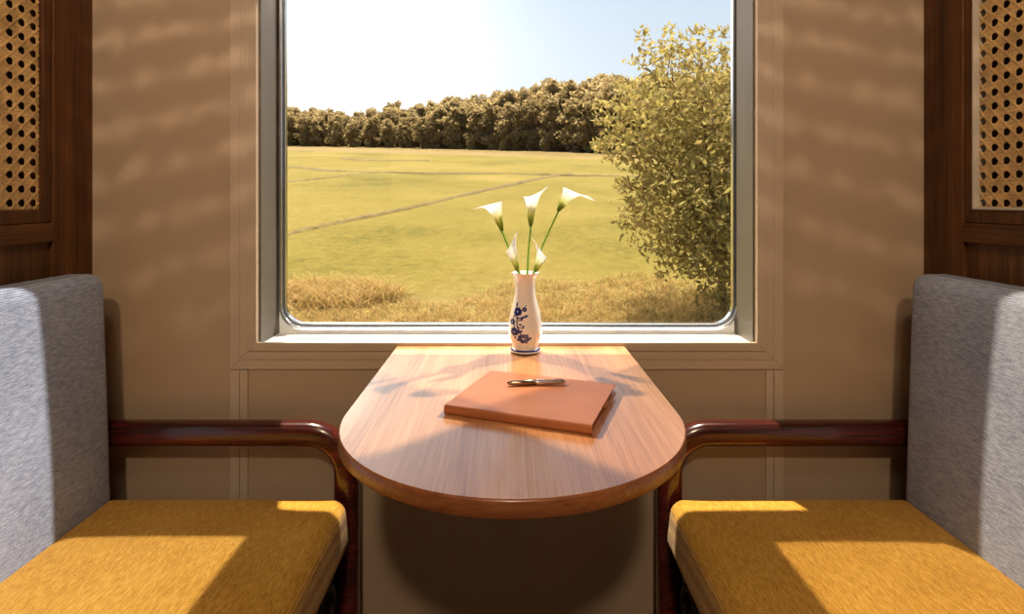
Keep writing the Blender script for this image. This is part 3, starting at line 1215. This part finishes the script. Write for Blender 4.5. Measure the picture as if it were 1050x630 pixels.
for row in range(4):
    px = 30 + row * 9
    while px < 800:
        d = 96 - 34 * (px - 290) / 400 + row * 3.4 + random.uniform(-1, 1)
        base_py = HP + KP / d
        h = (base_py - top_y(px)) * d / F * (random.uniform(.90, 1.08) if row else random.uniform(.8, 1.02))
        h = h + row * .25
        P = at(px, base_py, d)
        forest_tree(P.x, P.y, h, 'dense leafy tree in the dark forest edge beyond the field', 'trees of the forest edge beyond the field', random.uniform(.85, 1.1))
        px += random.uniform(17, 22) * (80 / d)
d = 98
P = at(402, HP + KP / d, d)
forest_tree(P.x, P.y, (HP + KP / d - 101) * d / F, 'round-topped tree standing above the lower left stretch of the forest', None, .9)

# big leaning tree close to the track at the right
D0 = 8.8
big = empty('leafy_tree', ground_at(741, HP + KP / D0))
tag(big, 'large yellow-green leafy tree close to the train at the right of the window', 'tree')
B0 = big.location.copy()
spec = [(688, 46, 26, .5), (712, 62, 34, .9), (742, 60, 30, .6), (672, 82, 26, .35), (700, 88, 32, .6), (735, 95, 40, 1.1), (640, 112, 22, .7), (668, 118, 34, 1.2),
        (705, 125, 42, 1.5), (745, 130, 45, 1.5), (633, 140, 17, .5), (655, 152, 30, 1.0), (690, 165, 42, 1.5), (735, 170, 46, 1.6), (672, 195, 28, 1.0),
        (705, 205, 42, 1.5), (745, 212, 44, 1.5), (668, 225, 24, .8), (690, 242, 34, 1.1), (730, 250, 42, 1.5), (700, 272, 22, .45), (745, 284, 32, 1.2), (735, 305, 20, .7),
        (785, 90, 45, 1.2), (800, 140, 50, 1.4), (795, 200, 52, 1.4), (790, 255, 45, 1.2), (830, 170, 40, 1.0)]
bl = []
for px, py, r, dn in spec:
    for q in range(2):
        dd = D0 + random.uniform(-.9, .9)
        c = at(px, py, dd) - B0
        rr = r * D0 / F * random.uniform(.9, 1.35)
        bl.append((c.x, c.y, c.z, rr * 1.1, rr * 1.3, rr * .72, dn * (r / 36) ** 2 * (.8 if py < 200 else 1.1)))
for px, py, r, dn in spec:
    if px < 715 or py < 75:
        for q in range(4):
            dd = D0 + random.uniform(-.9, .9)
            a = random.uniform(PI * .45, PI * 1.3)
            c = at(px + math.cos(a) * r * 1.25, max(py - math.sin(a) * r * 1.1, 30), dd) - B0
            rr = r * D0 / F * random.uniform(.25, .45)
            bl.append((c.x, c.y, c.z, rr * 1.3, rr * 1.3, rr * .6, .07))
lm = leaf_mesh('foliage', bl, 250, .046, M['leaf'], elong=2.6)
o = bpy.data.objects.new('foliage', lm)
C.objects.link(o)
o.parent = big


def T(px, py, dy=0):
    return at(px, py, D0 + dy) - B0


tm = trunk_mesh('trunk', [([Vector((0, 0, -.15)), T(740, 280), T(735, 230), T(728, 180), T(722, 120), T(716, 60)], .075, .012),
                          ([T(738, 260), T(715, 220, -.2), T(690, 180, -.3), T(660, 140, -.4)], .035, .008),
                          ([T(735, 230), T(760, 180, .3), T(785, 130, .4), T(795, 95, .4)], .04, .008),
                          ([T(728, 185), T(700, 130, .4), T(690, 85, .5), T(688, 48, .4)], .03, .006),
                          ([T(739, 270), T(705, 250, .3), T(672, 225, .3)], .025, .006),
                          ([T(738, 265), T(775, 230, -.3), T(800, 190, -.4)], .03, .008),
                          ([T(725, 150), T(750, 100, -.3), T(745, 62, -.3)], .022, .005)])
o = bpy.data.objects.new('trunk', tm)
C.objects.link(o)
o.parent = big

# ------------------------------------------------------------------ light
world = bpy.data.worlds.new('sky')
S.world = world
world.use_nodes = True
nt = world.node_tree
bg = nt.nodes['Background']
tc = nt.nodes.new('ShaderNodeTexCoord')
sp = nt.nodes.new('ShaderNodeSeparateXYZ')
nt.links.new(tc.outputs['Generated'], sp.inputs[0])
grad = ramp(nt, [(0, (.80, .84, .90)), (.06, (.82, .87, .95)), (.22, (.76, .86, .97)), (.42, (.56, .73, .95)), (1, (.25, .45, .80))])
nt.links.new(sp.outputs['Z'], grad.inputs['Fac'])
SUNV = Vector((-.307, 1, .33)).normalized()
dt = N(nt, 'ShaderNodeVectorMath', operation='DOT_PRODUCT')
nt.links.new(tc.outputs['Generated'], dt.inputs[0])
dt.inputs[1].default_value = SUNV
cl_ = N(nt, 'ShaderNodeMath', operation='MAXIMUM')
nt.links.new(dt.outputs['Value'], cl_.inputs[0])
cl_.inputs[1].default_value = 0
glow = None
for pw, am in ((10, .30), (60, .9), (600, 4.0)):
    p_ = N(nt, 'ShaderNodeMath', operation='POWER')
    nt.links.new(cl_.outputs[0], p_.inputs[0])
    p_.inputs[1].default_value = pw
    q_ = N(nt, 'ShaderNodeMath', operation='MULTIPLY_ADD')
    nt.links.new(p_.outputs[0], q_.inputs[0])
    q_.inputs[1].default_value = am
    if glow is not None:
        nt.links.new(glow, q_.inputs[2])
    else:
        q_.inputs[2].default_value = 0
    glow = q_.outputs[0]
wc = nt.nodes.new('ShaderNodeMixRGB')
wc.blend_type = 'ADD'
wc.inputs['Fac'].default_value = 1
gc = nt.nodes.new('ShaderNodeMixRGB')
gc.blend_type = 'MULTIPLY'
gc.inputs['Fac'].default_value = 1
gc.inputs['Color1'].default_value = (1, .93, .80, 1)
nt.links.new(glow, gc.inputs['Color2'])
nt.links.new(grad.outputs['Color'], wc.inputs['Color1'])
nt.links.new(gc.outputs['Color'], wc.inputs['Color2'])
nt.links.new(wc.outputs['Color'], bg.inputs['Color'])
bg.inputs['Strength'].default_value = 1.0


def sun(name, d, strength, col, ang=.02):
    l = bpy.data.lights.new(name, 'SUN')
    l.energy = strength; l.color = col; l.angle = ang
    o = bpy.data.objects.new(name, l)
    C.objects.link(o)
    o.rotation_euler = Vector(d).to_track_quat('-Z', 'Y').to_euler()
    return o


sun('sun_and_extras', (.76, -.82, -1), 5.0, (1, .86, .66), .025)
sun('sun_and_extras', (-.80, -.76, -1), 5.8, (1, .95, .90), .025)  # extra sun, added to light the left seat and backrest
sun('sun_and_extras', (.07, -.222, -1), 15.0, (1, .90, .74), .012)  # steep extra sun, added for the bright strip beside the window wall


def area(name, loc, target, size, power, col, shape='DISK', sizey=None):
    l = bpy.data.lights.new(name, 'AREA')
    l.energy = power; l.color = col; l.shape = shape; l.size = size
    if sizey: l.size_y = sizey
    o = bpy.data.objects.new(name, l)
    C.objects.link(o)
    o.location = loc
    o.rotation_euler = (Vector(target) - Vector(loc)).to_track_quat('-Z', 'Y').to_euler()
    return o


area('ceiling_lamp_and_fill', (0.0, -2.85, 2.80), (0, -.3, .6), .20, 33, (1, .80, .58))

area('ceiling_lamp_and_fill', (0.0, -1.7, 2.82), (0, -.6, .4), .7, 11, (1, .84, .66))  # added fill light, lifts the dark wall under the table


def dapple(loc, target, power, ang):
    """added spot with a ripple pattern: the light it throws is uneven"""
    l = bpy.data.lights.new('dapple_spot', 'SPOT')  # stands for no real fitting; added to dapple the upper wall
    l.energy = power; l.color = (1, .82, .64); l.spot_size = ang; l.spot_blend = .9; l.shadow_soft_size = .012
    l.use_nodes = True
    t = l.node_tree
    em = t.nodes['Emission']
    tc_ = t.nodes.new('ShaderNodeTexCoord')
    sx_ = t.nodes.new('ShaderNodeSeparateXYZ')
    t.links.new(tc_.outputs['Normal'], sx_.inputs[0])
    cb = t.nodes.new('ShaderNodeCombineXYZ')
    for ax in 'XY':
        dv = N(t, 'ShaderNodeMath', operation='DIVIDE')
        t.links.new(sx_.outputs[ax], dv.inputs[0])
        t.links.new(sx_.outputs['Z'], dv.inputs[1])
        t.links.new(dv.outputs[0], cb.inputs[ax])
    wv = N(t, 'ShaderNodeTexWave', bands_direction='Y', Scale=6.0, Distortion=2.2, Detail=1.0)
    wv.inputs['Detail Scale'].default_value = 4.5
    t.links.new(cb.outputs[0], wv.inputs['Vector'])
    mp = t.nodes.new('ShaderNodeMapping')
    mp.inputs['Scale'].default_value = (32, 13, 1)
    t.links.new(cb.outputs[0], mp.inputs['Vector'])
    ns = N(t, 'ShaderNodeTexNoise', Scale=1.0, Detail=1.0)
    t.links.new(mp.outputs[0], ns.inputs['Vector'])
    ml = N(t, 'ShaderNodeMath', operation='MULTIPLY')
    t.links.new(wv.outputs['Fac'], ml.inputs[0])
    t.links.new(ns.outputs['Fac'], ml.inputs[1])
    r = ramp(t, [(.20, (.62, .62, .62)), (.36, (.95, .95, .95)), (.55, (2.0, 2.0, 2.0))])
    t.links.new(ml.outputs[0], r.inputs['Fac'])
    t.links.new(r.outputs['Color'], em.inputs['Strength'])
    o = bpy.data.objects.new('dapple_spot', l)
    C.objects.link(o)
    o.location = loc
    o.rotation_euler = (Vector(target) - Vector(loc)).to_track_quat('-Z', 'Y').to_euler()


dapple((-.35, -1.25, 2.2), (-.74, 0, 1.42), 26, .72)
dapple((.35, -1.25, 2.2), (.76, 0, 1.38), 20, .72)

# ------------------------------------------------------------------ camera
cam = bpy.data.cameras.new('camera')
co_ = bpy.data.objects.new('camera', cam)
C.objects.link(co_)
co_.location = (0, CY, E)
co_.rotation_euler = (PI / 2, 0, 0)
cam.sensor_width = 36
cam.lens = 36 * F / 1050
cam.shift_x = 4 / 1050
cam.shift_y = -109 / 1050
cam.clip_start = .02
cam.clip_end = 500
S.camera = co_
S.view_settings.view_transform = 'Standard'
S.view_settings.look = 'None'
S.view_settings.gamma = 1
S.view_settings.exposure = 0
S.view_settings.use_curve_mapping = False
S.cycles.max_bounces = 8
S.cycles.transparent_max_bounces = 12
